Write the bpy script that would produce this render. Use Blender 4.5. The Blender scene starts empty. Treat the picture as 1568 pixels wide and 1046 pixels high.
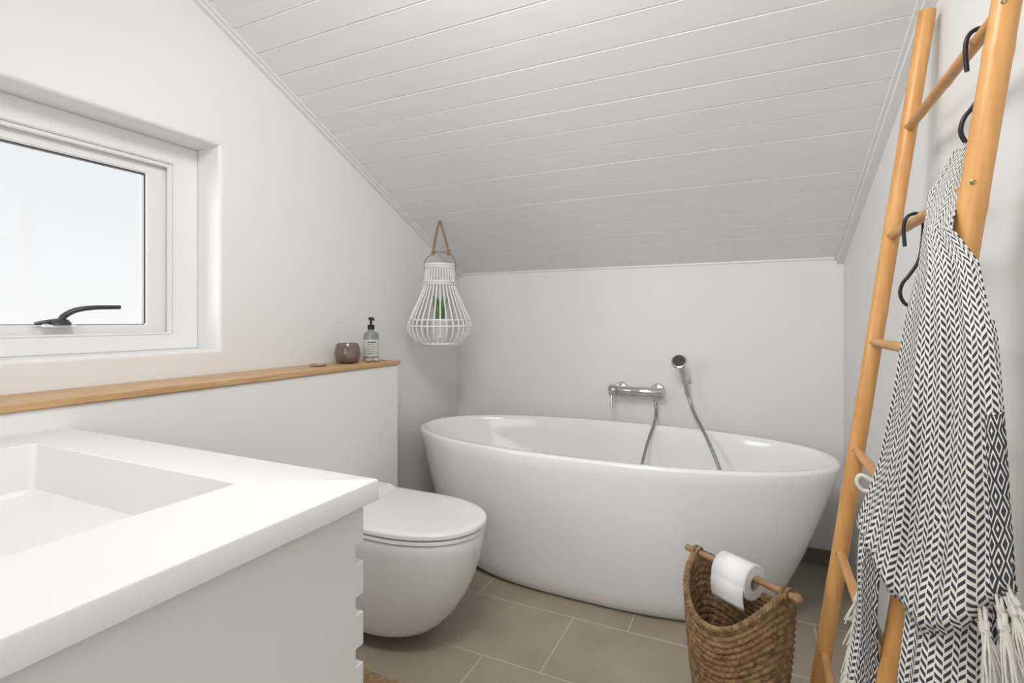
import bpy, bmesh, math, random
from mathutils import Vector, Matrix
random.seed(7)
S = bpy.context.scene
COL = S.collection

# ------------------------------------------------------------ helpers
def nd(nt, t, **kw):
    n = nt.nodes.new(t)
    for k, v in kw.items():
        setattr(n, k, v)
    return n

def mat(name, col, rough=0.5, metal=0.0, var=0.04, nscale=6.0, bump=0.0, bscale=60.0, stretch=(1, 1, 1), coat=0.0, dark=None, trans=0.0, ior=1.45, detail=4):
    m = bpy.data.materials.new(name); m.use_nodes = True
    nt = m.node_tree; b = nt.nodes['Principled BSDF']
    b.inputs['Roughness'].default_value = rough
    b.inputs['Metallic'].default_value = metal
    b.inputs['IOR'].default_value = ior
    if coat: b.inputs['Coat Weight'].default_value = coat; b.inputs['Coat Roughness'].default_value = 0.05
    if trans: b.inputs['Transmission Weight'].default_value = trans
    tc = nd(nt, 'ShaderNodeTexCoord'); mp = nd(nt, 'ShaderNodeMapping')
    mp.inputs['Scale'].default_value = stretch
    nt.links.new(tc.outputs['Object'], mp.inputs['Vector'])
    n = nd(nt, 'ShaderNodeTexNoise'); n.inputs['Scale'].default_value = nscale; n.inputs['Detail'].default_value = detail
    nt.links.new(mp.outputs[0], n.inputs['Vector'])
    cr = nd(nt, 'ShaderNodeValToRGB')
    d = dark if dark else tuple(c * (1 - var) for c in col)
    cr.color_ramp.elements[0].position = 0.3; cr.color_ramp.elements[1].position = 0.7
    cr.color_ramp.elements[0].color = (*d, 1); cr.color_ramp.elements[1].color = (*col, 1)
    nt.links.new(n.outputs['Fac'], cr.inputs['Fac'])
    nt.links.new(cr.outputs['Color'], b.inputs['Base Color'])
    if bump:
        n2 = nd(nt, 'ShaderNodeTexNoise'); n2.inputs['Scale'].default_value = bscale; n2.inputs['Detail'].default_value = 5
        nt.links.new(mp.outputs[0], n2.inputs['Vector'])
        bp = nd(nt, 'ShaderNodeBump'); bp.inputs['Strength'].default_value = bump; bp.inputs['Distance'].default_value = 0.01
        nt.links.new(n2.outputs['Fac'], bp.inputs['Height'])
        nt.links.new(bp.outputs[0], b.inputs['Normal'])
    return m

def empty(name, loc=(0, 0, 0)):
    e = bpy.data.objects.new(name, None); e.empty_display_size = 0.05
    COL.objects.link(e); e.location = loc
    return e

def mk(name, V, F, m, parent=None, smooth=True, ang=35, normals=True):
    me = bpy.data.meshes.new(name)
    me.from_pydata([tuple(v) for v in V], [], F)
    bm = bmesh.new(); bm.from_mesh(me)
    if normals: bmesh.ops.recalc_face_normals(bm, faces=bm.faces)
    for f in bm.faces: f.smooth = smooth
    for e in bm.edges:
        if len(e.link_faces) == 2 and e.calc_face_angle(0) > math.radians(ang): e.smooth = False
    bm.to_mesh(me); bm.free()
    if m: me.materials.append(m)
    o = bpy.data.objects.new(name, me); COL.objects.link(o)
    if parent: o.parent = parent
    return o

def box(name, x0, x1, y0, y1, z0, z1, m, parent=None, bev=0.0, seg=2):
    bm = bmesh.new(); bmesh.ops.create_cube(bm, size=1)
    for v in bm.verts:
        v.co = Vector(((x0 + x1) / 2 + v.co.x * (x1 - x0), (y0 + y1) / 2 + v.co.y * (y1 - y0), (z0 + z1) / 2 + v.co.z * (z1 - z0)))
    if bev: bmesh.ops.bevel(bm, geom=bm.edges[:], offset=bev, segments=seg, affect='EDGES', profile=0.5)
    me = bpy.data.meshes.new(name); bm.to_mesh(me); bm.free()
    me.materials.append(m)
    o = bpy.data.objects.new(name, me); COL.objects.link(o)
    if parent: o.parent = parent
    return o

def prism(name, poly, axis, a0, a1, m, parent=None, bev=0.0):
    """poly: 2d points. axis 'x': poly=(y,z); 'y': poly=(x,z); 'z': (x,y)"""
    def p(q, a):
        if axis == 'x': return (a, q[0], q[1])
        if axis == 'y': return (q[0], a, q[1])
        return (q[0], q[1], a)
    n = len(poly)
    V = [p(q, a0) for q in poly] + [p(q, a1) for q in poly]
    F = [tuple(range(n)), tuple(range(2 * n - 1, n - 1, -1))] + [(i, (i + 1) % n, n + (i + 1) % n, n + i) for i in range(n)]
    o = mk(name, V, F, m, parent, smooth=False)
    if bev:
        bm = bmesh.new(); bm.from_mesh(o.data)
        bmesh.ops.bevel(bm, geom=bm.edges[:], offset=bev, segments=2, affect='EDGES', profile=0.5)
        bm.to_mesh(o.data); bm.free()
    return o

def loft(loops, cap0=True, cap1=True):
    n = len(loops[0]); V = []; F = []
    for l in loops: V += list(l)
    for k in range(len(loops) - 1):
        a = k * n; b = a + n
        for i in range(n):
            j = (i + 1) % n
            F.append((a + i, a + j, b + j, b + i))
    if cap0: F.append(tuple(range(n - 1, -1, -1)))
    if cap1: F.append(tuple(range((len(loops) - 1) * n, len(loops) * n)))
    return V, F

def lathe(prof, c=(0, 0, 0), n=40, cap0=True, cap1=True):
    loops = [[(c[0] + r * math.cos(2 * math.pi * i / n), c[1] + r * math.sin(2 * math.pi * i / n), c[2] + z) for i in range(n)] for r, z in prof]
    return loft(loops, cap0, cap1)

def smoothpts(P, k=8, closed=False):
    P = [Vector(p) for p in P]
    if len(P) < 3: return P
    out = []
    n = len(P)
    rng = range(n) if closed else range(n - 1)
    for i in rng:
        p0 = P[i - 1] if (i > 0 or closed) else P[0] * 2 - P[1]
        p1 = P[i]; p2 = P[(i + 1) % n]
        p3 = P[(i + 2) % n] if (i + 2 < n or closed) else P[n - 1] * 2 - P[n - 2]
        for j in range(k):
            t = j / k
            out.append(0.5 * ((2 * p1) + (p2 - p0) * t + (2 * p0 - 5 * p1 + 4 * p2 - p3) * t * t + (3 * p1 - p0 - 3 * p2 + p3) * t ** 3))
    if not closed: out.append(P[-1])
    return out

def tubeg(P, r, n=12, closed=False):
    P = [Vector(p) for p in P]; N = len(P)
    rf = r if callable(r) else (lambda t: r)
    V = []; F = []
    T = []
    for i in range(N):
        if closed: t = P[(i + 1) % N] - P[i - 1]
        else: t = P[min(i + 1, N - 1)] - P[max(i - 1, 0)]
        T.append(t.normalized())
    up = Vector((0, 0, 1)) if abs(T[0].z) < 0.9 else Vector((1, 0, 0))
    a = T[0].cross(up).normalized()
    for i in range(N):
        a = (a - T[i] * a.dot(T[i])).normalized(); b = T[i].cross(a)
        rr = rf(i / max(1, N - 1))
        for j in range(n):
            th = 2 * math.pi * j / n
            V.append(P[i] + (a * math.cos(th) + b * math.sin(th)) * rr)
    for i in range(N - 1 + (1 if closed else 0)):
        k = (i + 1) % N
        for j in range(n):
            l = (j + 1) % n
            F.append((i * n + j, i * n + l, k * n + l, k * n + j))
    if not closed:
        F.append(tuple(range(n - 1, -1, -1))); F.append(tuple(range((N - 1) * n, N * n)))
    return V, F

def comb(gs):
    V = []; F = []
    for v, f in gs:
        o = len(V); V += list(v); F += [tuple(i + o for i in q) for q in f]
    return V, F

def tube(name, P, r, m, parent=None, n=12, closed=False):
    V, F = tubeg(P, r, n, closed)
    return mk(name, V, F, m, parent, ang=50)

def lerp_table(T, z):
    if z >= T[0][0]: return T[0][1:]
    for i in range(len(T) - 1):
        if T[i][0] >= z >= T[i + 1][0]:
            t = (T[i][0] - z) / (T[i][0] - T[i + 1][0])
            return tuple(a + (b - a) * t for a, b in zip(T[i][1:], T[i + 1][1:]))
    return T[-1][1:]

# ------------------------------------------------------------ materials
M_wall = mat('plaster_white', (0.82, 0.815, 0.80), 0.75, var=0.025, nscale=2, bump=0.12, bscale=14)
M_ceil = mat('painted_boards', (0.83, 0.83, 0.83), 0.45, var=0.035, nscale=5, bump=0.05, bscale=8, stretch=(0.6, 6, 6))
M_trim = mat('painted_trim', (0.80, 0.80, 0.79), 0.4, var=0.02)
M_frame = mat('window_paint', (0.84, 0.84, 0.84), 0.35, var=0.01)
M_porc = mat('porcelain', (0.86, 0.86, 0.86), 0.12, var=0.005, coat=0.3)
M_tub = mat('acrylic_white', (0.88, 0.88, 0.88), 0.12, var=0.005, coat=0.4)
M_top = mat('composite_top', (0.80, 0.80, 0.80), 0.4, var=0.005)
M_cab = mat('cabinet_lacquer', (0.83, 0.83, 0.82), 0.4, var=0.01)
M_tile = mat('floor_tile', (0.43, 0.365, 0.285), 0.42, var=0.26, nscale=3.5, bump=0.05, bscale=40, detail=10)
M_grout = mat('grout', (0.58, 0.52, 0.44), 0.9, var=0.1)
M_base = mat('tile_skirting', (0.26, 0.21, 0.155), 0.45, var=0.15, nscale=5)
M_oak = mat('oak', (0.64, 0.42, 0.22), 0.42, dark=(0.48, 0.28, 0.13), nscale=8, stretch=(6, 0.8, 6), detail=8)
M_bamboo = mat('bamboo', (0.70, 0.38, 0.135), 0.35, dark=(0.56, 0.27, 0.08), nscale=14, stretch=(5, 5, 0.6), detail=6)
M_rung = mat('bamboo_rung', (0.66, 0.36, 0.13), 0.4, dark=(0.52, 0.25, 0.08), nscale=14, stretch=(5, .6, 5))
M_chrome = mat('chrome', (0.62, 0.62, 0.63), 0.12, metal=1.0, var=0.02)
M_hose = mat('steel_hose', (0.36, 0.36, 0.37), 0.28, metal=1.0, var=0.05)
M_black = mat('black_metal', (0.02, 0.02, 0.022), 0.4, metal=0.3, var=0.1)
M_handle = mat('dark_bronze', (0.09, 0.09, 0.09), 0.35, metal=0.7, var=0.1)
M_rope = mat('jute_rope', (0.42, 0.29, 0.17), 0.85, var=0.4, nscale=120, bump=0.6, bscale=200)
M_wicker = mat('white_wicker', (0.86, 0.85, 0.83), 0.55, var=0.08, nscale=60)
M_sea = mat('seagrass', (0.40, 0.26, 0.13), 0.75, dark=(0.14, 0.08, 0.035), nscale=55, bump=0.7, bscale=160, detail=6)
M_rod = mat('wood_rod', (0.40, 0.24, 0.14), 0.55, dark=(0.27, 0.15, 0.08), nscale=20)
M_paper = mat('tissue_paper', (0.88, 0.88, 0.88), 0.9, var=0.02, bump=0.15, bscale=200)
M_card = mat('cardboard_core', (0.5, 0.42, 0.32), 0.9)
M_fringe = mat('fringe_cotton', (0.76, 0.72, 0.65), 0.9, var=0.15, nscale=80)
M_mat = mat('jute_mat', (0.45, 0.30, 0.16), 0.9, dark=(0.25, 0.15, 0.08), nscale=60, bump=0.8, bscale=150)
M_green = mat('leaf', (0.22, 0.34, 0.14), 0.5, var=0.3, nscale=20)
M_pot = mat('cream_pot', (0.78, 0.77, 0.74), 0.5)
M_candle = mat('smoky_glass', (0.10, 0.065, 0.05), 0.10, dark=(0.26, 0.19, 0.165), nscale=18, coat=0.3)
M_soap = mat('bottle_plastic', (0.26, 0.29, 0.26), 0.15, coat=0.5, var=0.1)
M_label = mat('paper_label', (0.62, 0.62, 0.58), 0.6)
M_stone = mat('pebble', (0.60, 0.50, 0.42), 0.7, var=0.3, nscale=40)
M_steel = mat('brushed_steel', (0.6, 0.6, 0.6), 0.25, metal=1)
M_screw = mat('brass_screw', (0.40, 0.30, 0.16), 0.35, metal=1)

# ------------------------------------------------------------ room
XL, YB, YF = -1.63, 2.70, -1.20
ZB, SL = 1.378, 0.465
def cz(y): return ZB + SL * (YB - y)
def xr(y): return 0.349 + 0.0427 * (YB - y)

wl = prism('wall_left', [(YF - .15, -.05), (YB + .15, -.05), (YB + .15, cz(YB + .15) + .06), (YF - .15, cz(YF - .15) + .06)], 'x', XL - .24, XL, M_wall)
cut = box('cut', XL - .5, XL + .3, .15, 1.15, 1.003, 1.684, M_wall)
md = wl.modifiers.new('b', 'BOOLEAN'); md.object = cut; md.operation = 'DIFFERENCE'; md.solver = 'EXACT'
dg = bpy.context.evaluated_depsgraph_get()
me2 = bpy.data.meshes.new_from_object(wl.evaluated_get(dg))
wl.modifiers.clear(); wl.data = me2
bpy.data.objects.remove(cut)
bm = bmesh.new(); bm.from_mesh(wl.data)
es = [e for e in bm.edges if all(abs(v.co.x - XL) < 1e-4 and 0 < v.co.z < 1.9 and .1 < v.co.y < 1.2 for v in e.verts)]
bmesh.ops.bevel(bm, geom=es, offset=0.012, segments=4, affect='EDGES', profile=0.5)
for f in bm.faces:
    f.smooth = False
bm.to_mesh(wl.data); bm.free()

prism('wall_back', [(XL - .24, -.05), (.6, -.05), (.6, ZB + .05), (XL - .24, ZB + .05)], 'y', YB, YB + .15, M_wall)
V = []
for y in (YB + .15, YF - .15):
    for dx in (0, .15):
        for z in (-.05, cz(y) + .06):
            V.append((xr(y) + dx, y, z))
mk('wall_right', V, [(0, 1, 5, 4), (2, 3, 7, 6), (0, 1, 3, 2), (4, 5, 7, 6), (1, 3, 7, 5), (0, 2, 6, 4)], M_wall, smooth=False)
prism('wall_front', [(XL - .24, -.05), (.75, -.05), (.75, cz(YF) + .05), (XL - .24, cz(YF) + .05)], 'y', YF - .15, YF, M_wall)

# sloped board ceiling (one mesh of v-grooved boards running across)
th = math.atan(SL); L = (YB - YF) / math.cos(th); pitch = 0.0985
cy = Vector((0, -math.cos(th), math.sin(th))); cn = Vector((0, math.sin(th), math.cos(th)))
gs = []; s = 0.0; o0 = Vector((0, YB, ZB))
while s < L + .1:
    e_ = .0003; dpt = .0016 + .0010 * random.random(); sag = .0005 * random.random()
    pts = [(s + e_, dpt), (s + .0027, sag), (s + pitch - .0027, sag), (s + pitch - e_, dpt), (s + pitch - e_, .03), (s + e_, .03)]
    lo = []
    for x in (XL - .05, .62):
        lo.append([o0 + Vector((x, 0, 0)) + cy * a + cn * b for a, b in pts])
    gs.append(loft(lo)); s += pitch
lo = []
for x in (XL - .05, .62):
    lo.append([o0 + Vector((x, 0, 0)) + cy * a + cn * b for a, b in ((-.1, .012), (L + .2, .012), (L + .2, .1), (-.1, .1))])
gs.append(loft(lo))
V, F = comb(gs)
mk('ceiling', V, F, M_ceil, smooth=False)

def slope_strip(name, x0, x1, h, y0, y1, m, flare=False):
    V = []
    for y in (y0, y1):
        off = (xr(y) if flare else 0)
        for x in (x0, x1):
            for k in (0.004, -h):
                V.append((x + off, y, cz(y) + k))
    mk(name, V, [(0, 1, 3, 2), (4, 5, 7, 6), (0, 1, 5, 4), (2, 3, 7, 6), (0, 2, 6, 4), (1, 3, 7, 5)], m, smooth=False)
slope_strip('trim_1', XL, XL + .018, .020, YB, YF, M_trim)
slope_strip('trim_2', XL + .018, XL + .030, .009, YB, YF, M_trim)
slope_strip('trim_3', -.026, 0.0, .03, YB, YF, M_trim, True)
slope_strip('trim_4', -.036, -.026, .012, YB, YF, M_trim, True)
box('trim_5', XL, xr(YB), YB - .006, YB, ZB - .006, ZB + .004, M_trim)

# floor with staggered tiles
gs = []; g = .0022
k = -9
while True:
    y0 = 1.496 + .33 * k
    if y0 > YB: break
    y1 = min(y0 + .33, YB + .02)
    off = -.612 + .2 * k
    off = off - math.floor((off - XL) / .6) * .6 - .6
    x0 = off
    while x0 < .6:
        a0, a1 = max(x0, XL - .05), min(x0 + .6, .62)
        if a1 - a0 > .01:
            b = .001
            lo = [[(a0 + g, y0 + g, -.01), (a1 - g, y0 + g, -.01), (a1 - g, y1 - g, -.01), (a0 + g, y1 - g, -.01)],
                  [(a0 + g, y0 + g, -.001), (a1 - g, y0 + g, -.001), (a1 - g, y1 - g, -.001), (a0 + g, y1 - g, -.001)],
                  [(a0 + g + b, y0 + g + b, 0), (a1 - g - b, y0 + g + b, 0), (a1 - g - b, y1 - g - b, 0), (a0 + g + b, y1 - g - b, 0)]]
            gs.append(loft(lo))
        x0 += .6
    k += 1
V, F = comb(gs)
fl = mk('floor', V, F, M_tile, smooth=False)
fl.data.materials.append(M_grout)
bm = bmesh.new(); bm.from_mesh(fl.data)
r = bmesh.ops.create_cube(bm, size=1)
for v in r['verts']:
    v.co = Vector((-.5 + v.co.x * 2.6, .75 + v.co.y * 4.2, -.0510 + v.co.z * .1))
for f in {f for v in r['verts'] for f in v.link_faces}: f.material_index = 1
bm.to_mesh(fl.data); bm.free()

box('baseboard_back', XL, xr(YB), YB - .01, YB, 0, .07, M_base)
V = []
for y in (YB, YF):
    for dx in (-.01, 0):
        for z in (0, .07): V.append((xr(y) + dx, y, z))
mk('baseboard_right', V, [(0, 1, 3, 2), (4, 5, 7, 6), (0, 1, 5, 4), (2, 3, 7, 6), (0, 2, 6, 4), (1, 3, 7, 5)], M_base, smooth=False)
box('baseboard_left', XL, XL + .01, 1.87, YB - .01, 0, .07, M_base)

# knee wall + oak ledge
box('wall_knee', XL, -1.446, YF, 1.869, 0, .9015, M_wall, bev=.004)
box('wooden_ledge', XL + .001, -1.438, YF + .002, 1.878, .902, .921, M_oak, bev=.003)

# ------------------------------------------------------------ window
W = empty('window_1')
def ring(name, x0, x1, yo0, yo1, zo0, zo1, yi0, yi1, zi0, zi1, m, par, bev=.003):
    def lp(x, a, b, c, d): return [(x, a, c), (x, b, c), (x, b, d), (x, a, d)]
    V, F = loft([lp(x0, yo0, yo1, zo0, zo1), lp(x1, yo0, yo1, zo0, zo1), lp(x1, yi0, yi1, zi0, zi1), lp(x0, yi0, yi1, zi0, zi1)], False, False)
    F += [(0, 1, 13, 12), (1, 2, 14, 13), (2, 3, 15, 14), (3, 0, 12, 15)]
    o = mk(name, V, F, m, par, smooth=False)
    bm = bmesh.new(); bm.from_mesh(o.data)
    bmesh.ops.bevel(bm, geom=[e for e in bm.edges if e.is_manifold and e.calc_face_angle(0) > .5], offset=bev, segments=2, affect='EDGES')
    bm.to_mesh(o.data); bm.free()
ring('frame', -1.81, -1.743, .15, 1.15, 1.003, 1.684, .23, 1.07, 1.052, 1.615, M_frame, W)
ring('frame_bead', -1.765, -1.752, .23, 1.07, 1.052, 1.615, .242, 1.058, 1.060, 1.603, M_frame, W, .002)
ring('sash', -1.815, -1.775, .232, 1.068, 1.053, 1.613, .29, 1.004, 1.086, 1.573, M_frame, W)
ring('glazing_gasket', -1.803, -1.785, .29, 1.004, 1.086, 1.573, .293, 1.000, 1.088, 1.570, M_handle, W, .001)
gm = bpy.data.materials.new('window_glass'); gm.use_nodes = True
nt = gm.node_tree; nt.nodes.remove(nt.nodes['Principled BSDF'])
tr = nd(nt, 'ShaderNodeBsdfTransparent'); gl = nd(nt, 'ShaderNodeBsdfGlossy'); gl.inputs['Roughness'].default_value = .02
mx = nd(nt, 'ShaderNodeMixShader'); mx.inputs[0].default_value = .03
nt.links.new(tr.outputs[0], mx.inputs[1]); nt.links.new(gl.outputs[0], mx.inputs[2])
nt.links.new(mx.outputs[0], nt.nodes['Material Output'].inputs['Surface'])
box('glass', -1.797, -1.793, .29, 1.004, 1.086, 1.573, gm, W)
V, F = comb([lathe([(.026, 0), (.026, .006), (.020, .014), (.012, .018)], (-1.758, .765, 1.086), 24),
             tubeg(smoothpts([(-1.758, .765, 1.095), (-1.755, .775, 1.112), (-1.750, .80, 1.128), (-1.745, .84, 1.136), (-1.745, .91, 1.139)]), lambda t: .009 - .003 * t, 12),
             tubeg(smoothpts([(-1.758, .765, 1.098), (-1.758, .735, 1.095), (-1.76, .71, 1.090)]), lambda t: .007 - .003 * t, 10)])
mk('handle', V, F, M_handle, W)
box('handle_keep', -1.775, -1.744, .73, .80, 1.080, 1.0870, M_frame, W, .002)

# ------------------------------------------------------------ bathtub
CX, CY_, N = -.625, 2.240, 128
def sup(a, b, z, e=2.2):
    P = []
    for i in range(N):
        t = 2 * math.pi * i / N; c, s_ = math.cos(t), math.sin(t)
        P.append((CX + a * math.copysign(abs(c) ** (2 / e), c), CY_ + b * math.copysign(abs(s_) ** (2 / e), s_), z))
    return P
H = .582; loops = []
for i in range(15):
    s_ = i / 14; f = (max(s_, .0)) ** .64
    z = .0 + (H - .012) * s_
    loops.append(sup(.63 + (.905 - .63) * f, .314 + (.397 - .314) * f, z, 2.75 - .5 * s_))
loops[0] = sup(.612, .296, 0.0, 2.75); loops.insert(1, sup(.630, .313, .014, 2.75))
loops.append(sup(.902, .394, H - .004, 2.25)); loops.append(sup(.895, .387, H, 2.25)); loops.append(sup(.880, .372, H, 2.25))
loops.append(sup(.872, .364, H - .005, 2.25)); loops.append(sup(.866, .358, H - .02, 2.25))
for s_ in (.15, .3, .45, .6, .75, .88, .96):
    f = 1 - s_ ** 1.9
    loops.append(sup(.56 + .303 * f, .247 + .108 * f, H - .02 - .40 * s_, 2.25))
loops.append(sup(.50, .20, H - .425, 2.2)); loops.append(sup(.25, .10, H - .430, 2.2))
V, F = loft(loops)
TUB = empty('bathtub')
tb = mk('shell', V, F, M_tub, TUB, ang=60)
V, F = lathe([(.0, .003), (.028, .003), (.032, 0)], (CX + .1, CY_, H - .429), 24)
mk('drain', V, F, M_chrome, TUB)

# ------------------------------------------------------------ bath mixer with hose + hand shower
MX = empty('bath_mixer_tap')
zt = .740; xa, xb = -.640, -.455; ym = YB - .065
gs = []
for x in (xa, xb):
    V, F = lathe([(.038, 0), (.038, .006), (.032, .016), (.020, .018), (.020, .065)], (0, 0, 0), 28)
    gs.append(([(x + v[0], YB - .0005 - v[2], zt + v[1]) for v in V], F))
gs.append(tubeg([(xa - .018, ym, zt), (xa - .012, ym, zt), (xb + .03, ym, zt), (xb + .036, ym, zt)], lambda t: .023 if 0.1 < t < .9 else .018, 24))
gs.append(tubeg([(xa - .050, ym, zt), (xa - .045, ym, zt), (xa - .01, ym, zt)], lambda t: .029 if t > .3 else .024, 24))
gs.append(tubeg(smoothpts([(xa - .03, ym - .01, zt - .01), (xa - .028, ym - .035, zt - .03), (xa - .025, ym - .05, zt - .10)]), lambda t: .009 - .003 * t, 12))
gs.append(tubeg([(xb + .0, ym, zt), (xb + .0, ym, zt - .045)], .012, 16))
gs.append(tubeg([((xa + xb) / 2 - .02, ym, zt), ((xa + xb) / 2 - .02, ym, zt - .03)], .013, 16))
V, F = comb(gs); mk('body', V, F, M_chrome, MX, ang=45)
hp = smoothpts([(xb, ym, zt - .046), (xb + .004, ym - .005, zt - .10), (xb - .0, 2.60, .59), (xb - .02, 2.52, .50), (-.49, 2.42, .36), (-.47, 2.32, .19), (-.30, 2.22, .166),
                (-.15, 2.26, .178), (-.10, 2.36, .27), (-.13, 2.43, .40), (-.20, 2.515, .55), (-.27, 2.60, .66), (-.30, 2.635, .735)], 14)
V, F = tubeg(hp, .0078, 10)
nn = len(hp)
for i in range(nn):
    if i % 2:
        c = hp[i]
        for j in range(10):
            V[i * 10 + j] = c + (V[i * 10 + j] - c) * .82
mk('shower_hose', V, F, M_hose)
HS = empty('hand_shower')
gs = []
V, F = lathe([(.022, 0), (.022, .008), (.012, .012), (.012, .03)], (0, 0, 0), 24)
gs.append(([(-.315 + v[0], YB - .0005 - v[2], .80 + v[1]) for v in V], F))
gs.append(tubeg([(-.315, YB - .025, .80), (-.315, YB - .075, .80)], .014, 16))
mk('wall_bracket', *comb(gs), M_chrome, HS)
gs = [tubeg(smoothpts([(-.302, 2.636, .735), (-.308, 2.628, .78), (-.318, 2.618, .83), (-.328, 2.600, .875), (-.332, 2.590, .895)]), lambda t: .011 + .006 * t, 16)]
V, F = lathe([(.0, -.022), (.018, -.02), (.034, -.008), (.038, .004), (.036, .010), (.03, .012), (0, .012)], (0, 0, 0), 30)
R = Matrix.Rotation(math.radians(58), 4, 'X')
gs.append(([R @ Vector(v) + Vector((-.335, 2.585, .898)) for v in V], F))
mk('spray_head', *comb(gs), M_chrome, HS)
V, F = lathe([(0, .0135), (.029, .0135), (.029, .012)], (0, 0, 0), 30)
mk('spray_face', [R @ Vector(v) + Vector((-.335, 2.585, .898)) for v in V], F, M_handle, HS)

# ------------------------------------------------------------ toilet (wall hung)
T = empty('toilet'); X0 = -1.4455; YT = 1.48
def dloop(x0, x1, hw, z, rl=None, n=28, zf=0.0):
    L_ = x1 - x0; rl = rl if rl else min(L_ * .6, hw * 1.5)
    P = []
    xs = x1 - rl
    for k in range(6): P.append((x0 + (xs - x0) * k / 6, YT - hw, z))
    for k in range(n + 1):
        a = -math.pi / 2 + math.pi * k / n
        c, s_ = math.cos(a), math.sin(a)
        P.append((xs + rl * abs(c) ** (2 / 2.15), YT + hw * math.copysign(abs(s_) ** (2 / 2.15), s_), z))
    for k in range(6): P.append((xs - (xs - x0) * (k + 1) / 6, YT + hw, z))
    return P
loops = []
prof = [(.050, .405, .112), (.054, .44, .128), (.066, .468, .138), (.09, .495, .147), (.13, .53, .156), (.19, .568, .166), (.25, .595, .174), (.31, .612, .180), (.36, .622, .184), (.392, .626, .187), (.398, .622, .184)]
for z, l, hw in prof: loops.append(dloop(X0, X0 + l, hw, z))
V, F = loft(loops); mk('bowl', V, F, M_porc, T, ang=50)
XS = X0 + .135
def slab(name, x0, x1, hw, z0, z1, r_):
    lo = [dloop(x0 + r_, x1 - r_, hw - r_, z0), dloop(x0, x1, hw, z0 + r_ * .7), dloop(x0, x1, hw, z1 - r_), dloop(x0 + r_ * .3, x1 - r_ * .3, hw - r_ * .3, z1 - r_ * .3), dloop(x0 + r_, x1 - r_, hw - r_, z1)]
    lo.append(dloop(x0 + r_ * 5, x1 - r_ * 5, hw - r_ * 5, z1 + .002))
    V, F = loft(lo); mk(name, V, F, M_porc, T, ang=50)
slab('seat', XS, X0 + .630, .190, .400, .414, .004)
slab('lid', XS - .005, X0 + .634, .193, .417, .436, .006)
prism('hinge_block', [(X0 + .075, .397), (XS + .028, .397), (XS + .028, .438), (XS + .0, .452), (X0 + .075, .452)], 'y', YT - .172, YT + .172, M_porc, T, .005)
box('tank_shelf', X0, X0 + .10, YT - .178, YT + .178, .36, .402, M_porc, T, .006, 3)

# ------------------------------------------------------------ vanity
VN = empty('bathroom_vanity')
xv0, xv1, yv0, yv1, zv = -1.444, -.537, -.46, .647, .85
def rr(x0, x1, y0, y1, r_, z, n=6):
    P = []
    for (cx_, cy2, a0) in ((x1 - r_, y1 - r_, 0), (x0 + r_, y1 - r_, 90), (x0 + r_, y0 + r_, 180), (x1 - r_, y0 + r_, 270)):
        for k in range(n + 1):
            a = math.radians(a0 + 90 * k / n)
            P.append((cx_ + r_ * math.cos(a), cy2 + r_ * math.sin(a), z))
    return P
bx0, bx1, by0, by1 = -1.322, -.721, -.10, .537
# underside starts as a rim outside the bowl so the bowl stays open from above
lo = [rr(bx0 - .03, bx1 + .03, by0 - .03, by1 + .03, .02, zv - .032), rr(xv0, xv1, yv0, yv1, .002, zv - .032), rr(xv0, xv1, yv0, yv1, .003, zv - .003), rr(xv0 + .001, xv1 - .001, yv0 + .001, yv1 - .001, .003, zv - .001), rr(xv0 + .003, xv1 - .003, yv0 + .003, yv1 - .003, .003, zv),
      rr(bx0 - .002, bx1 + .002, by0 - .002, by1 + .002, .012, zv), rr(bx0, bx1, by0, by1, .010, zv - .002),
      rr(bx0 + .002, bx1 - .002, by0 + .003, by1 - .002, .010, zv - .02), rr(bx0 + .006, bx1 - .006, by0 + .01, by1 - .008, .012, zv - .088),
      rr(bx0 + .014, bx1 - .014, by0 + .02, by1 - .018, .016, zv - .097), rr(bx0 + .1, bx1 - .1, by0 + .15, by1 - .12, .03, zv - .104),
      rr(bx0 + .27, bx1 - .27, by0 + .29, by1 - .29, .02, zv - .110)]
V, F = loft(lo, cap0=False)
mk('countertop_basin', V, F, M_top, VN, ang=30)
V, F = lathe([(0, .004), (.026, .004), (.032, 0)], ((bx0 + bx1) / 2, (by0 + by1) / 2, zv - .110), 24)
mk('basin_drain', V, F, M_chrome, VN)
ye, yn = .637, .620
pts = [(yv0 + .01, .36), (ye, .36)]
zc = .402
while zc < .77:
    pts += [(ye, zc), (yn, zc), (yn, zc + .028), (ye, zc + .028)]
    zc += .080
pts += [(ye, .8175), (yv0 + .01, .8175)]
prism('front_board', pts, 'x', -.580, -.560, M_cab, VN, bev=.0012)
box('cabinet_body', xv0, -.5805, yv0 + .01, .6185, .36, .72, M_cab, VN)
box('side_board', xv0, -.5825, .619, .633, .36, .8175, M_cab, VN)

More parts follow.
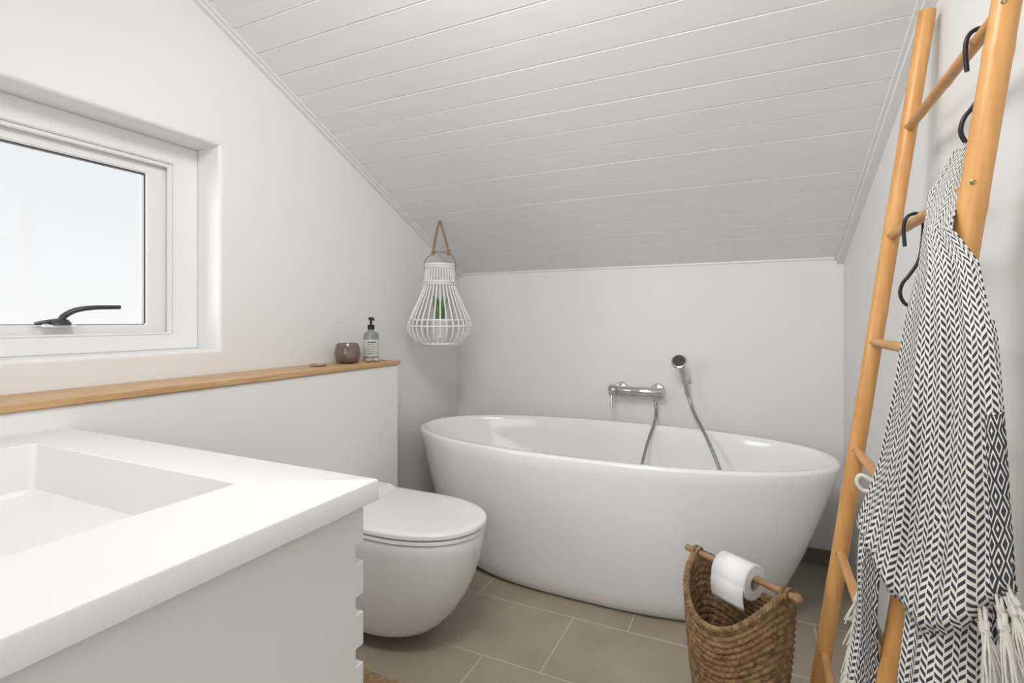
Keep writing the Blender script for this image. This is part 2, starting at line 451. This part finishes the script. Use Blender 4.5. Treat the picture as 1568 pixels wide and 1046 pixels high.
# ------------------------------------------------------------ items on ledge
zl = .921
SB = empty('soap_dispenser', (-1.54, 1.80, zl))
V, F = lathe([(.030, 0), (.033, .003), (.033, .112), (.030, .122), (.016, .130), (.013, .135), (.013, .140)], n=36)
mk('bottle', V, F, M_soap, SB)
V, F = lathe([(.0335, .02), (.0338, .021), (.0338, .092), (.0335, .093)], n=36, cap0=False, cap1=False)
mk('label', V, F, M_label, SB)
gs = []
for k in range(6):
    z = .082 - k * .010
    P = [(.0342 * math.cos(a), .0342 * math.sin(a), z) for a in [math.radians(-75 + j * 6 * (1 if k % 2 else 1.25)) for j in range(9)]]
    gs.append(tubeg(P, .0008 if k else .0020, 5))
mk('label_print', *comb(gs), M_black, SB)
V, F = comb([lathe([(.015, .138), (.015, .156), (.012, .158), (.005, .160), (.005, .178), (.011, .179), (.011, .190), (.008, .192)], n=24),
             tubeg(smoothpts([(0, 0, .186), (.018, -.012, .186), (.034, -.022, .180)]), .0045, 10)])
mk('pump', V, F, M_black, SB)
V, F = lathe([(.030, 0), (.044, .006), (.052, .025), (.053, .045), (.048, .068), (.043, .082), (.040, .082), (.044, .066), (.048, .045), (.046, .035), (0, .034)], (-1.54, 1.655, zl), 40)
mk('candle_holder', V, F, M_candle)
V, F = lathe([(.022, 0), (.030, .002), (.032, .009), (.029, .010), (.024, .005), (0, .005)], (-1.535, 1.49, zl), 30)
mk('metal_tealight_dish', V, F, M_steel)
PB = empty('pebbles', (0, 0, 0))
for i, (px, py, sx, sy, sz) in enumerate([(-1.478, 1.715, .018, .014, .010), (-1.470, 1.750, .014, .012, .009), (-1.485, 1.782, .010, .008, .007), (-1.462, 1.80, .012, .009, .006)]):
    V, F = lathe([(.0, -1), (.5, -.85), (.85, -.5), (1, 0), (.85, .5), (.5, .85), (0, 1)], n=16)
    mk('pebble_%d' % (i + 1), [(px + v[0] * sx, py + v[1] * sy, zl + sz + v[2] * sz) for v in V], F, M_stone, PB)

# ------------------------------------------------------------ hanging lantern
LX, LY = -1.435, 2.19
LN = empty('hanging_wicker_lantern', (LX, LY, 0))
prof = [(.070, 1.372), (.071, 1.345), (.073, 1.30), (.085, 1.25), (.108, 1.195), (.138, 1.13), (.156, 1.085), (.158, 1.055), (.145, 1.02), (.115, .99), (.088, .975)]
def lant_r(z):
    P = prof
    for i in range(len(P) - 1):
        if P[i][1] >= z >= P[i + 1][1]:
            t = (P[i][1] - z) / (P[i][1] - P[i + 1][1]); return P[i][0] + (P[i + 1][0] - P[i][0]) * t
    return P[-1][0]
gs = []
for k in range(32):
    a = 2 * math.pi * k / 32
    gs.append(tubeg(smoothpts([(r_ * math.cos(a), r_ * math.sin(a), z) for r_, z in prof], 3), .0038, 6))
mk('ribs', *comb(gs), M_wicker, LN)
gs = []
def ringt(r_, z, tr_): return tubeg([(r_ * math.cos(2 * math.pi * i / 48), r_ * math.sin(2 * math.pi * i / 48), z) for i in range(48)], tr_, 8, True)
for z, tr_ in ((1.374, .007), (1.362, .006), (1.290, .006), (1.278, .005), (1.07, .004), (1.10, .004), (.985, .007), (.977, .006)):
    gs.append(ringt(lant_r(min(1.372, max(.975, z))) + .002, z, tr_))
for r_ in (.02, .04, .06, .078): gs.append(ringt(r_, .976, .004))
for k in range(10):
    a = math.pi * k / 10
    gs.append(tubeg([(.085 * math.cos(a), .085 * math.sin(a), .975), (-.085 * math.cos(a), -.085 * math.sin(a), .975)], .003, 6))
mk('rings', *comb(gs), M_wicker, LN)
rx, ry = math.cos(math.radians(25)), math.sin(math.radians(25))
def q(d, z): return (d * rx, d * ry, z)
mk('wire_bail', *comb([tubeg(smoothpts([q(-.076, 1.345), q(-.078, 1.39), q(-.05, 1.425), q(-.03, 1.44)]), .0025, 8), tubeg(smoothpts([q(.076, 1.345), q(.080, 1.385), q(.065, 1.42), q(.042, 1.44)]), .0025, 8), tubeg([q(-.03, 1.44), q(.042, 1.44)], .0025, 8)]), M_rod, LN)
mk('rope', *comb([tubeg(smoothpts([q(-.034, 1.432), q(-.028, 1.48), q(-.012, 1.56), q(0, 1.597), q(.012, 1.56), q(.034, 1.48), q(.044, 1.432)]), .006, 10),
                  tubeg([q(-.034, 1.425), q(-.034, 1.45)], .009, 10), tubeg([q(.044, 1.425), q(.044, 1.45)], .009, 10)]), M_rope, LN)
hz = cz(LY)
mk('ceiling_hook', *tubeg(smoothpts([(0, 0, hz + .006), (0, 0, hz - .008), (.006, .004, hz - .018), (0, 0, hz - .028), (-.006, -.004, hz - .024)]), .0022, 8), M_frame, LN)
V, F = lathe([(.038, 0), (.046, .004), (.052, .125), (.049, .125), (.045, .115), (0, .112)], (0, 0, .980), 30)
mk('pot', V, F, M_pot, LN)
gs = []
for k in range(11):
    a = k * 2.4; l = .12 + .03 * math.sin(k * 3)
    d = Vector((math.cos(a), math.sin(a), 0)); w_ = Vector((-math.sin(a), math.cos(a), 0))
    lo = []
    for j in range(6):
        t = j / 5; c = Vector((0, 0, 1.09)) + d * (.010 + .030 * t) + Vector((0, 0, l * t)); hw = .016 * (1 - t ** 2) + .0006
        lo.append([c - w_ * hw, c - d * .003 * (1 - t) - d * .0005, c + w_ * hw, c + d * .003 * (1 - t) + d * .0005])
    gs.append(loft(lo))
mk('succulent', *comb(gs), M_green, LN)

# ------------------------------------------------------------ bamboo ladder
LD = empty('bamboo_ladder')
def lx(z): return .124 + .134 * z
for nm, yy in (('stile_far', 1.546), ('stile_near', 1.004)):
    P = [(lx(z), yy, z) for z in [i * 1.84 / 160 for i in range(161)]]
    ph = .03 if yy > 1.2 else .11
    def rad(t, ph=ph):
        z = t * 1.84; f = ((z + ph) % .23)
        d_ = min(f, .23 - f)
        return (.0195 - .002 * t) + .0012 * math.exp(-(d_ / .008) ** 2)
    tube(nm, P, rad, M_bamboo, LD, 20)
zr = [1.565, 1.305, 1.045, .775, .510, .245]
for i, z in enumerate(zr):
    yA, yB_ = 1.004, 1.546
    P = [(lx(z), yA + (yB_ - yA) * k / 40, z) for k in range(41)]
    tube('rung_%d' % (i + 1), P, lambda t: .0105 + .001 * math.exp(-((t - .5) / .02) ** 2), M_rung, LD, 14)
    for yy in (1.004, 1.546):
        V, F = lathe([(.0038, 0), (.0038, .0012), (.002, .002), (.0012, .0008), (0, .0008)], n=14)
        sx_, sy_ = (-.45, -.89)
        t_ = Vector((-sy_, sx_, 0)); n_ = Vector((sx_, sy_, 0)); cc = Vector((lx(z), yy, z)) + n_ * .0182
        mk('screw_%d_%d' % (i, int(yy * 10)), [cc + n_ * v[2] + t_ * v[0] + Vector((0, 0, v[1])) for v in V], F, M_screw, LD)

def shook(name, y, zr_):
    x = lx(zr_)
    e = empty(name)
    P = [(x - .016, y, zr_ - .050), (x - .018, y, zr_ - .01), (x - .012, y, zr_ + .012), (x + .004, y, zr_ + .018), (x + .015, y, zr_ + .006), (x + .014, y, zr_ - .04), (x + .008, y, zr_ - .08),
         (x - .008, y, zr_ - .110), (x - .020, y, zr_ - .128), (x - .024, y, zr_ - .150), (x - .016, y, zr_ - .170), (x - .002, y, zr_ - .176), (x + .012, y, zr_ - .168)]
    tube('hook_wire', smoothpts(P, 6), .0036, M_black, e, 10)
shook('s_hook', 1.105, zr[0])
shook('s_hook', 1.34, zr[1])

# ------------------------------------------------------------ towel
tm = bpy.data.materials.new('woven_towel'); tm.use_nodes = True
nt = tm.node_tree; b = nt.nodes['Principled BSDF']; b.inputs['Roughness'].default_value = .9
uv = nd(nt, 'ShaderNodeUVMap'); uv.uv_map = 'UVMap'
sp = nd(nt, 'ShaderNodeSeparateXYZ'); nt.links.new(uv.outputs[0], sp.inputs[0])
def mth(op, a, b_=None, c=None):
    n = nd(nt, 'ShaderNodeMath', operation=op)
    for i, v in enumerate((a, b_, c)):
        if v is None: continue
        if isinstance(v, (int, float)): n.inputs[i].default_value = v
        else: nt.links.new(v, n.inputs[i])
    return n.outputs[0]
U_, V_ = sp.outputs[0], sp.outputs[1]
def herring(w, p, slope, duty, gap):
    c = mth('DIVIDE', U_, w); fl_ = mth('FLOOR', c); fc = mth('FRACT', c)
    alt = mth('PINGPONG', fl_, 1.0)
    par = mth('SUBTRACT', mth('MULTIPLY', alt, 2.0), 1.0)
    ph = mth('ADD', mth('DIVIDE', V_, p), mth('MULTIPLY', mth('MULTIPLY', mth('SUBTRACT', fc, .5), par), slope))
    ph = mth('ADD', ph, mth('MULTIPLY', alt, .5))
    st = mth('LESS_THAN', mth('FRACT', ph), duty)
    g_ = mth('MULTIPLY', mth('GREATER_THAN', fc, gap), mth('LESS_THAN', fc, 1 - gap))
    return mth('MULTIPLY', st, g_)
main = herring(.0260, .0112, .80, .50, .06)
dw = .040
du = mth('ABSOLUTE', mth('SUBTRACT', mth('FRACT', mth('DIVIDE', U_, dw)), .5))
dv = mth('ABSOLUTE', mth('SUBTRACT', mth('FRACT', mth('DIVIDE', V_, dw)), .5))
dia = mth('LESS_THAN', mth('FRACT', mth('MULTIPLY', mth('ADD', du, dv), 3.0)), .66)
bord = mth('MULTIPLY', mth('GREATER_THAN', U_, .690), mth('GREATER_THAN', V_, .42))
pat = mth('ADD', mth('MULTIPLY', main, mth('SUBTRACT', 1.0, bord)), mth('MULTIPLY', dia, bord))
mixc = nd(nt, 'ShaderNodeMix', data_type='RGBA')
mixc.inputs[6].default_value = (.80, .775, .73, 1); mixc.inputs[7].default_value = (.045, .048, .060, 1)
nt.links.new(pat, mixc.inputs[0]); nt.links.new(mixc.outputs[2], b.inputs['Base Color'])
wn = nd(nt, 'ShaderNodeTexNoise'); wn.inputs['Scale'].default_value = 900
nt.links.new(uv.outputs[0], wn.inputs['Vector'])
bp = nd(nt, 'ShaderNodeBump'); bp.inputs['Strength'].default_value = .4; bp.inputs['Distance'].default_value = .002
nt.links.new(wn.outputs['Fac'], bp.inputs['Height']); nt.links.new(bp.outputs[0], b.inputs['Normal'])

TL = [(1.40, 1.125, .312), (1.37, 1.128, .300), (1.322, 1.118, .272), (1.198, 1.085, .252), (1.11, 1.062, .2295), (.98, 1.06, .209), (.865, 1.07, .1885), (.745, 1.08, .157), (.629, 1.08, .152), (.522, 1.08, .1425), (.40, 1.08, .135)]
TR = [(1.40, 1.085, .316), (1.37, 1.065, .308), (1.30, 1.035, .292), (1.24, .975, .262), (1.181, .92, .2777), (1.075, .88, .2824), (.926, .86, .2853), (.80, .85, .288), (.72, .85, .293), (.40, .85, .295)]
def sst(a, b_, x):
    t = max(0, min(1, (x - a) / (b_ - a))); return t * t * (3 - 2 * t)
def cloth_pt(w, z, off=0.0, ph=0.0, ampk=1.0):
    yl, xl = lerp_table(TL, z); yr_, xr_ = lerp_table(TR, z)
    x = xl + (xr_ - xl) * w; y = yl + (yr_ - yl) * w
    g_ = 1 - sst(1.15, 1.33, z)
    bl = math.sin(math.pi * min(1, max(0, w)))
    x -= .030 * bl * g_; y -= .050 * bl * g_
    amp = (.0035 + .010 * (1 - sst(.90, 1.38, z))) * ampk
    # folds run slightly diagonally, down and to the left
    sh = .75 * (1.35 - z)
    f = math.sin(2 * math.pi * (w * 1.9 + sh + .10 * math.sin(3.2 * z + ph)) + 1.6 + ph)
    f = f * .85 + .34 * math.sin(2 * math.pi * (w * 4.7 + sh * 1.3) + ph * 2) + .15 * math.sin(2 * math.pi * (w * 9.3 + .6 * math.sin(5 * z)))
    f2 = .009 * math.sin(24 * (z + .35 * w * (1 - w)) + 2 + ph) * (1 - sst(.72, .92, z))
    x += (-.5) * (f * amp + f2) + .5 * off; y += (-.85) * (f * amp + f2) + .85 * off
    z2 = z - .028 * math.sin(math.pi * w) * (1 - sst(.78, 1.1, z))
    return Vector((x, y, z2))
TW = empty('hanging_towel')
NU, NV = 150, 170
def sheet(name, w0, w1, ztop, zhem, off, ph, u0, us, ampk=1.0, curl=0.0, nu=NU, nv=NV):
    V = []; F = []; UV = []
    for j in range(nv + 1):
        for i in range(nu + 1):
            w = w0 + (w1 - w0) * i / nu; s_ = j / nv
            zt_ = ztop(w) if callable(ztop) else ztop
            z = zt_ + (zhem(w) - zt_) * s_
            p = cloth_pt(w, z, off, ph, ampk)
            if curl:
                k = sst(.955, 1.0, s_)
                p += Vector((.5, .85, 0)) * curl * k * k
            V.append(p); UV.append((u0 + us * i / nu, 1.4 - z))
    for j in range(nv):
        for i in range(nu):
            a = j * (nu + 1) + i; F.append((a, a + 1, a + nu + 2, a + nu + 1))
    o = mk(name, V, F, tm, TW, ang=180)
    ul = o.data.uv_layers.new(name='UVMap')
    for lp in o.data.loops: ul.data[lp.index].uv = UV[lp.vertex_index]
    sm = o.modifiers.new('thick', 'SOLIDIFY'); sm.thickness = .0028; sm.offset = 0
    return V
hemF = lambda w: .700 + .03 * math.sin(w * 7 + .5) + .03 * w
hemA = lambda w: .455 + .02 * math.sin(w * 25)
hemB = lambda w: .47 + .02 * math.sin(w * 22) + .22 * sst(.80, .92, w)
sheet('cloth_front_fold', 0, 1, 1.392, hemF, 0.0, 0.0, 0.0, .76, curl=.020)
sheet('cloth_left_layer', .015, .27, 1.2, hemA, .022, 1.3, .62, .20, .8, nu=60, nv=110)
sheet('cloth_right_layer', .44, .97, 1.1, hemB, .022, 2.2, .36, .40, .9, nu=90, nv=100)
gs = []
def tassel(p, l, dx, dy, r0):
    """tied bundle: a few strands joined by a knot then flaring"""
    for k in range(5):
        ox, oy = (random.random() - .5) * .014, (random.random() - .5) * .012
        gs.append(tubeg(smoothpts([p + Vector((0, 0, .004)), p + Vector((dx * .2, dy * .2 - .003, -l * .22)), p + Vector((dx * .6 + ox * .8, dy * .6 - .004 + oy * .8, -l * .6)), p + Vector((dx + ox * 1.4 * random.random(), dy - .004 + oy, -l * (.85 + .3 * random.random())))], 4), lambda t: r0 * (1 - .4 * t), 5))
    gs.append(tubeg([p + Vector((dx * .12, dy * .12 - .003, -l * .12)), p + Vector((dx * .25, dy * .25 - .003, -l * .24))], r0 * 2.0, 8))
for i in range(14):
    w = .02 + .25 * (i + .5) / 14; tassel(cloth_pt(w, hemA(w), .022, 1.3, .8), .06 + .03 * random.random(), -.006 + random.random() * .01, 0, .0019)
for i in range(26):
    w = .44 + .52 * (i + .5) / 26; tassel(cloth_pt(w, hemB(w), .022, 2.2, .9), .06 + .04 * random.random(), (random.random() - .4) * .02, -.01 * random.random(), .0019)
for i in range(18):
    w = .86 + .14 * random.random(); p = cloth_pt(w, hemF(w) - .008 + .02 * random.random(), .004)
    tassel(p, .06 + .06 * random.random(), (random.random() - .2) * .04, -.002 - random.random() * .02, .0018)
for i in range(9):
    p = cloth_pt(.02, .62 - .16 * i / 9, .022, 1.3, .8)
    tassel(p, .06 + .03 * random.random(), -.014, .004, .0019)
mk('fringe', *comb(gs), M_fringe, TW)
p = cloth_pt(0, .82)
mk('hanging_loop', *tubeg(smoothpts([p, p + Vector((-.016, 0, .008)), p + Vector((-.022, 0, -.004)), p + Vector((-.014, 0, -.018)), p + Vector((0, 0, -.018))]), .0035, 8), M_fringe, TW)

# ------------------------------------------------------------ basket with toilet roll
BX, BY = -.043, 1.458
rodA, rodB = Vector((-.178, 1.549, .452)), Vector((.086, 1.371, .452))
axis = (rodB - rodA); axis.z = 0; axis.normalize(); ra = math.atan2(axis.y, axis.x)
BK = empty('seagrass_basket', (BX, BY, 0))
NT, NR = 216, 150
def bprof(z):
    t = min(1, z / .40)
    return .086 + .042 * math.sin(t * math.pi / 2 * .95)
def rim(a): return .348 + .099 * abs(math.cos(a - ra)) ** 2.4
V = []; F = []
rows = 24
for j in range(NR + 1):
    s_ = j / NR
    for i in range(NT):
        a = 2 * math.pi * i / NT
        z = .003 + (rim(a) - .003) * s_
        r_ = bprof(z)
        row = s_ * rows; par = int(row) % 2
        d_ = .006 * abs(math.sin(math.pi * row)) ** .6 * (.55 + .45 * abs(math.sin(a * 27 + par * math.pi / 2 + 1.2 * (row % 1))))
        r_ += d_
        V.append((r_ * math.cos(a), r_ * math.sin(a), z))
for j in range(NR):
    for i in range(NT):
        k = (i + 1) % NT
        F.append((j * NT + i, j * NT + k, (j + 1) * NT + k, (j + 1) * NT + i))
off = len(V)
for j in range(NR + 1):
    s_ = j / NR
    for i in range(NT):
        a = 2 * math.pi * i / NT
        z = .012 + (rim(a) - .012) * s_
        row = s_ * rows; par = int(row) % 2
        r_ = bprof(z) - .007 - .004 * abs(math.sin(math.pi * row)) ** .6 * (.5 + .5 * abs(math.sin(a * 27 + par * math.pi / 2)))
        V.append((r_ * math.cos(a), r_ * math.sin(a), z))
for j in range(NR):
    for i in range(NT):
        k = (i + 1) % NT
        F.append((off + j * NT + k, off + j * NT + i, off + (j + 1) * NT + i, off + (j + 1) * NT + k))
for i in range(NT):
    k = (i + 1) % NT
    F.append((NR * NT + i, NR * NT + k, off + NR * NT + k, off + NR * NT + i))
F.append(tuple(range(NT - 1, -1, -1))); F.append(tuple(range(off, off + NT)))
mk('woven_body', V, F, M_sea, BK, ang=70, normals=False)
gs = []
for ph in (0, 2.09, 4.19):
    P = []
    for i in range(360):
        a = 2 * math.pi * i / 360; tw = a * 30 + ph
        r_ = bprof(rim(a)) - .001 + .0045 * math.cos(tw)
        P.append((r_ * math.cos(a), r_ * math.sin(a), rim(a) + .0045 * math.sin(tw)))
    gs.append(tubeg(P, .0048, 7, True))
for sgn in (-1, 1):
    c = Vector((0, 0, .452)) + axis * (sgn * .128)
    for k in (-.006, .006):
        side = Vector((-axis.y, axis.x, 0))
        P = [c + axis * k + (side * math.cos(t) * .014 + Vector((0, 0, 1)) * (math.sin(t) * .016 - .003)) for t in [2 * math.pi * i / 20 for i in range(20)]]
        gs.append(tubeg(P, .0045, 7, True))
mk('braided_rim', *comb(gs), M_sea, BK)
c0 = Vector((0, 0, .452))
tube('rod', [c0 - axis * .165, c0 - axis * .16, c0, c0 + axis * .145, c0 + axis * .15], .0085, M_rod, BK, 14)
V, F = lathe([(0, -.012), (.008, -.009), (.012, 0), (.008, .009), (0, .012)], n=16)
mk('rod_knob', [c0 + axis * .156 + Vector(v) for v in V], F, M_rod, BK)
TRL = empty('toilet_paper_roll', (BX, BY, 0))
side = Vector((-axis.y, axis.x, 0)); rc = Vector((0, 0, .441)) + axis * (.000)
def rollpt(r_, t, l): return rc + axis * l + (side * math.cos(t) + Vector((0, 0, 1)) * math.sin(t)) * r_
RO = .044
n = 48; lo = []
for r_, l in ((.0195, -.048), (RO - .002, -.048), (RO, -.046), (RO, .046), (RO - .002, .048), (.0195, .048)):
    lo.append([rollpt(r_, 2 * math.pi * i / n, l) for i in range(n)])
V, F = loft(lo, False, False); mk('paper', V, F, M_paper, TRL)
lo = [[rollpt(r_, 2 * math.pi * i / n, l) for i in range(n)] for r_, l in ((.0195, -.048), (.0195, .048), (.0182, .049), (.0182, -.049))]
V, F = loft(lo + [lo[0]], False, False); mk('core', V, F, M_card, TRL)
fs = (-side if side.y > 0 else side)
path = []
for a in range(80, 185, 8):
    t = math.radians(a); path.append(fs * (-math.cos(t) * (RO + .0008)) + Vector((0, 0, math.sin(t) * (RO + .0008))))
for k in range(1, 8): path.append(fs * (RO + .0008 + .003 * math.sin(k * .6)) + Vector((0, 0, -.0085 * k)))
V = []; F = []
for k, p in enumerate(path):
    for l in (-.047, .047): V.append(rc + axis * l + p)
for k in range(len(path) - 1): F.append((2 * k, 2 * k + 1, 2 * k + 3, 2 * k + 2))
ps = mk('loose_sheet', V, F, M_paper, TRL); sm = ps.modifiers.new('t', 'SOLIDIFY'); sm.thickness = .0008

# ------------------------------------------------------------ jute bath mat
V, F = loft([rr(-1.40, -.93, .70, 1.262, .06, .0), rr(-1.405, -.925, .695, 1.267, .06, .005), rr(-1.40, -.93, .70, 1.262, .06, .011), rr(-1.38, -.95, .72, 1.242, .05, .012)])
mk('jute_bath_mat', V, F, M_mat)

# ------------------------------------------------------------ lights
w = bpy.data.worlds.new('World'); S.world = w; w.use_nodes = True
nt = w.node_tree; bg = nt.nodes['Background']
tc = nd(nt, 'ShaderNodeTexCoord'); sx_ = nd(nt, 'ShaderNodeSeparateXYZ'); nt.links.new(tc.outputs['Generated'], sx_.inputs[0])
cr = nd(nt, 'ShaderNodeValToRGB'); nt.links.new(sx_.outputs[2], cr.inputs[0])
cr.color_ramp.elements[0].position = 0.0; cr.color_ramp.elements[0].color = (.98, .985, .99, 1)
cr.color_ramp.elements[1].position = 0.32; cr.color_ramp.elements[1].color = (.83, .87, .905, 1)
nt.links.new(cr.outputs[0], bg.inputs[0]); bg.inputs[1].default_value = 1.0
sl = bpy.data.lights.new('sky_sun', 'SUN'); sl.energy = 4.6; sl.angle = math.radians(50); sl.color = (.97, .985, 1)
so = bpy.data.objects.new('sky_sun', sl); COL.objects.link(so); so.location = (-4, -1, 3)
so.rotation_euler = Vector((.80, .66, -.10)).to_track_quat('-Z', 'Y').to_euler()
def area(name, loc, target, sx, sy, e, col=(1, 1, 1)):
    l = bpy.data.lights.new(name, 'AREA'); l.shape = 'RECTANGLE'; l.size = sx; l.size_y = sy; l.energy = e; l.color = col
    o = bpy.data.objects.new(name, l); COL.objects.link(o); o.location = loc
    o.rotation_euler = (Vector(target) - Vector(loc)).to_track_quat('-Z', 'Y').to_euler()
    return o
area('fill_behind_camera', (-.30, -1.10, 1.50), (-.5, 2.0, 1.35), 1.4, 1.6, 18, (1, .995, .985))  # added soft fill behind the camera, no fixture in the room
area('fill_overhead', (-.45, .58, 2.14), (-.6, 2.0, .5), .5, .35, 13, (1, .995, .985))  # added overhead fill above the view, aimed at the tub to even the light

# ------------------------------------------------------------ camera
cam = bpy.data.cameras.new('camera'); co = bpy.data.objects.new('camera', cam); COL.objects.link(co)
co.location = (0, 0, 1.10); co.rotation_euler = (math.radians(90), 0, math.radians(25.3))
cam.sensor_width = 36; cam.lens = 808 / 1600 * 36; cam.shift_y = -33.5 / 1600; cam.clip_start = .02
S.camera = co
S.view_settings.view_transform = 'Standard'
S.view_settings.look = 'None'
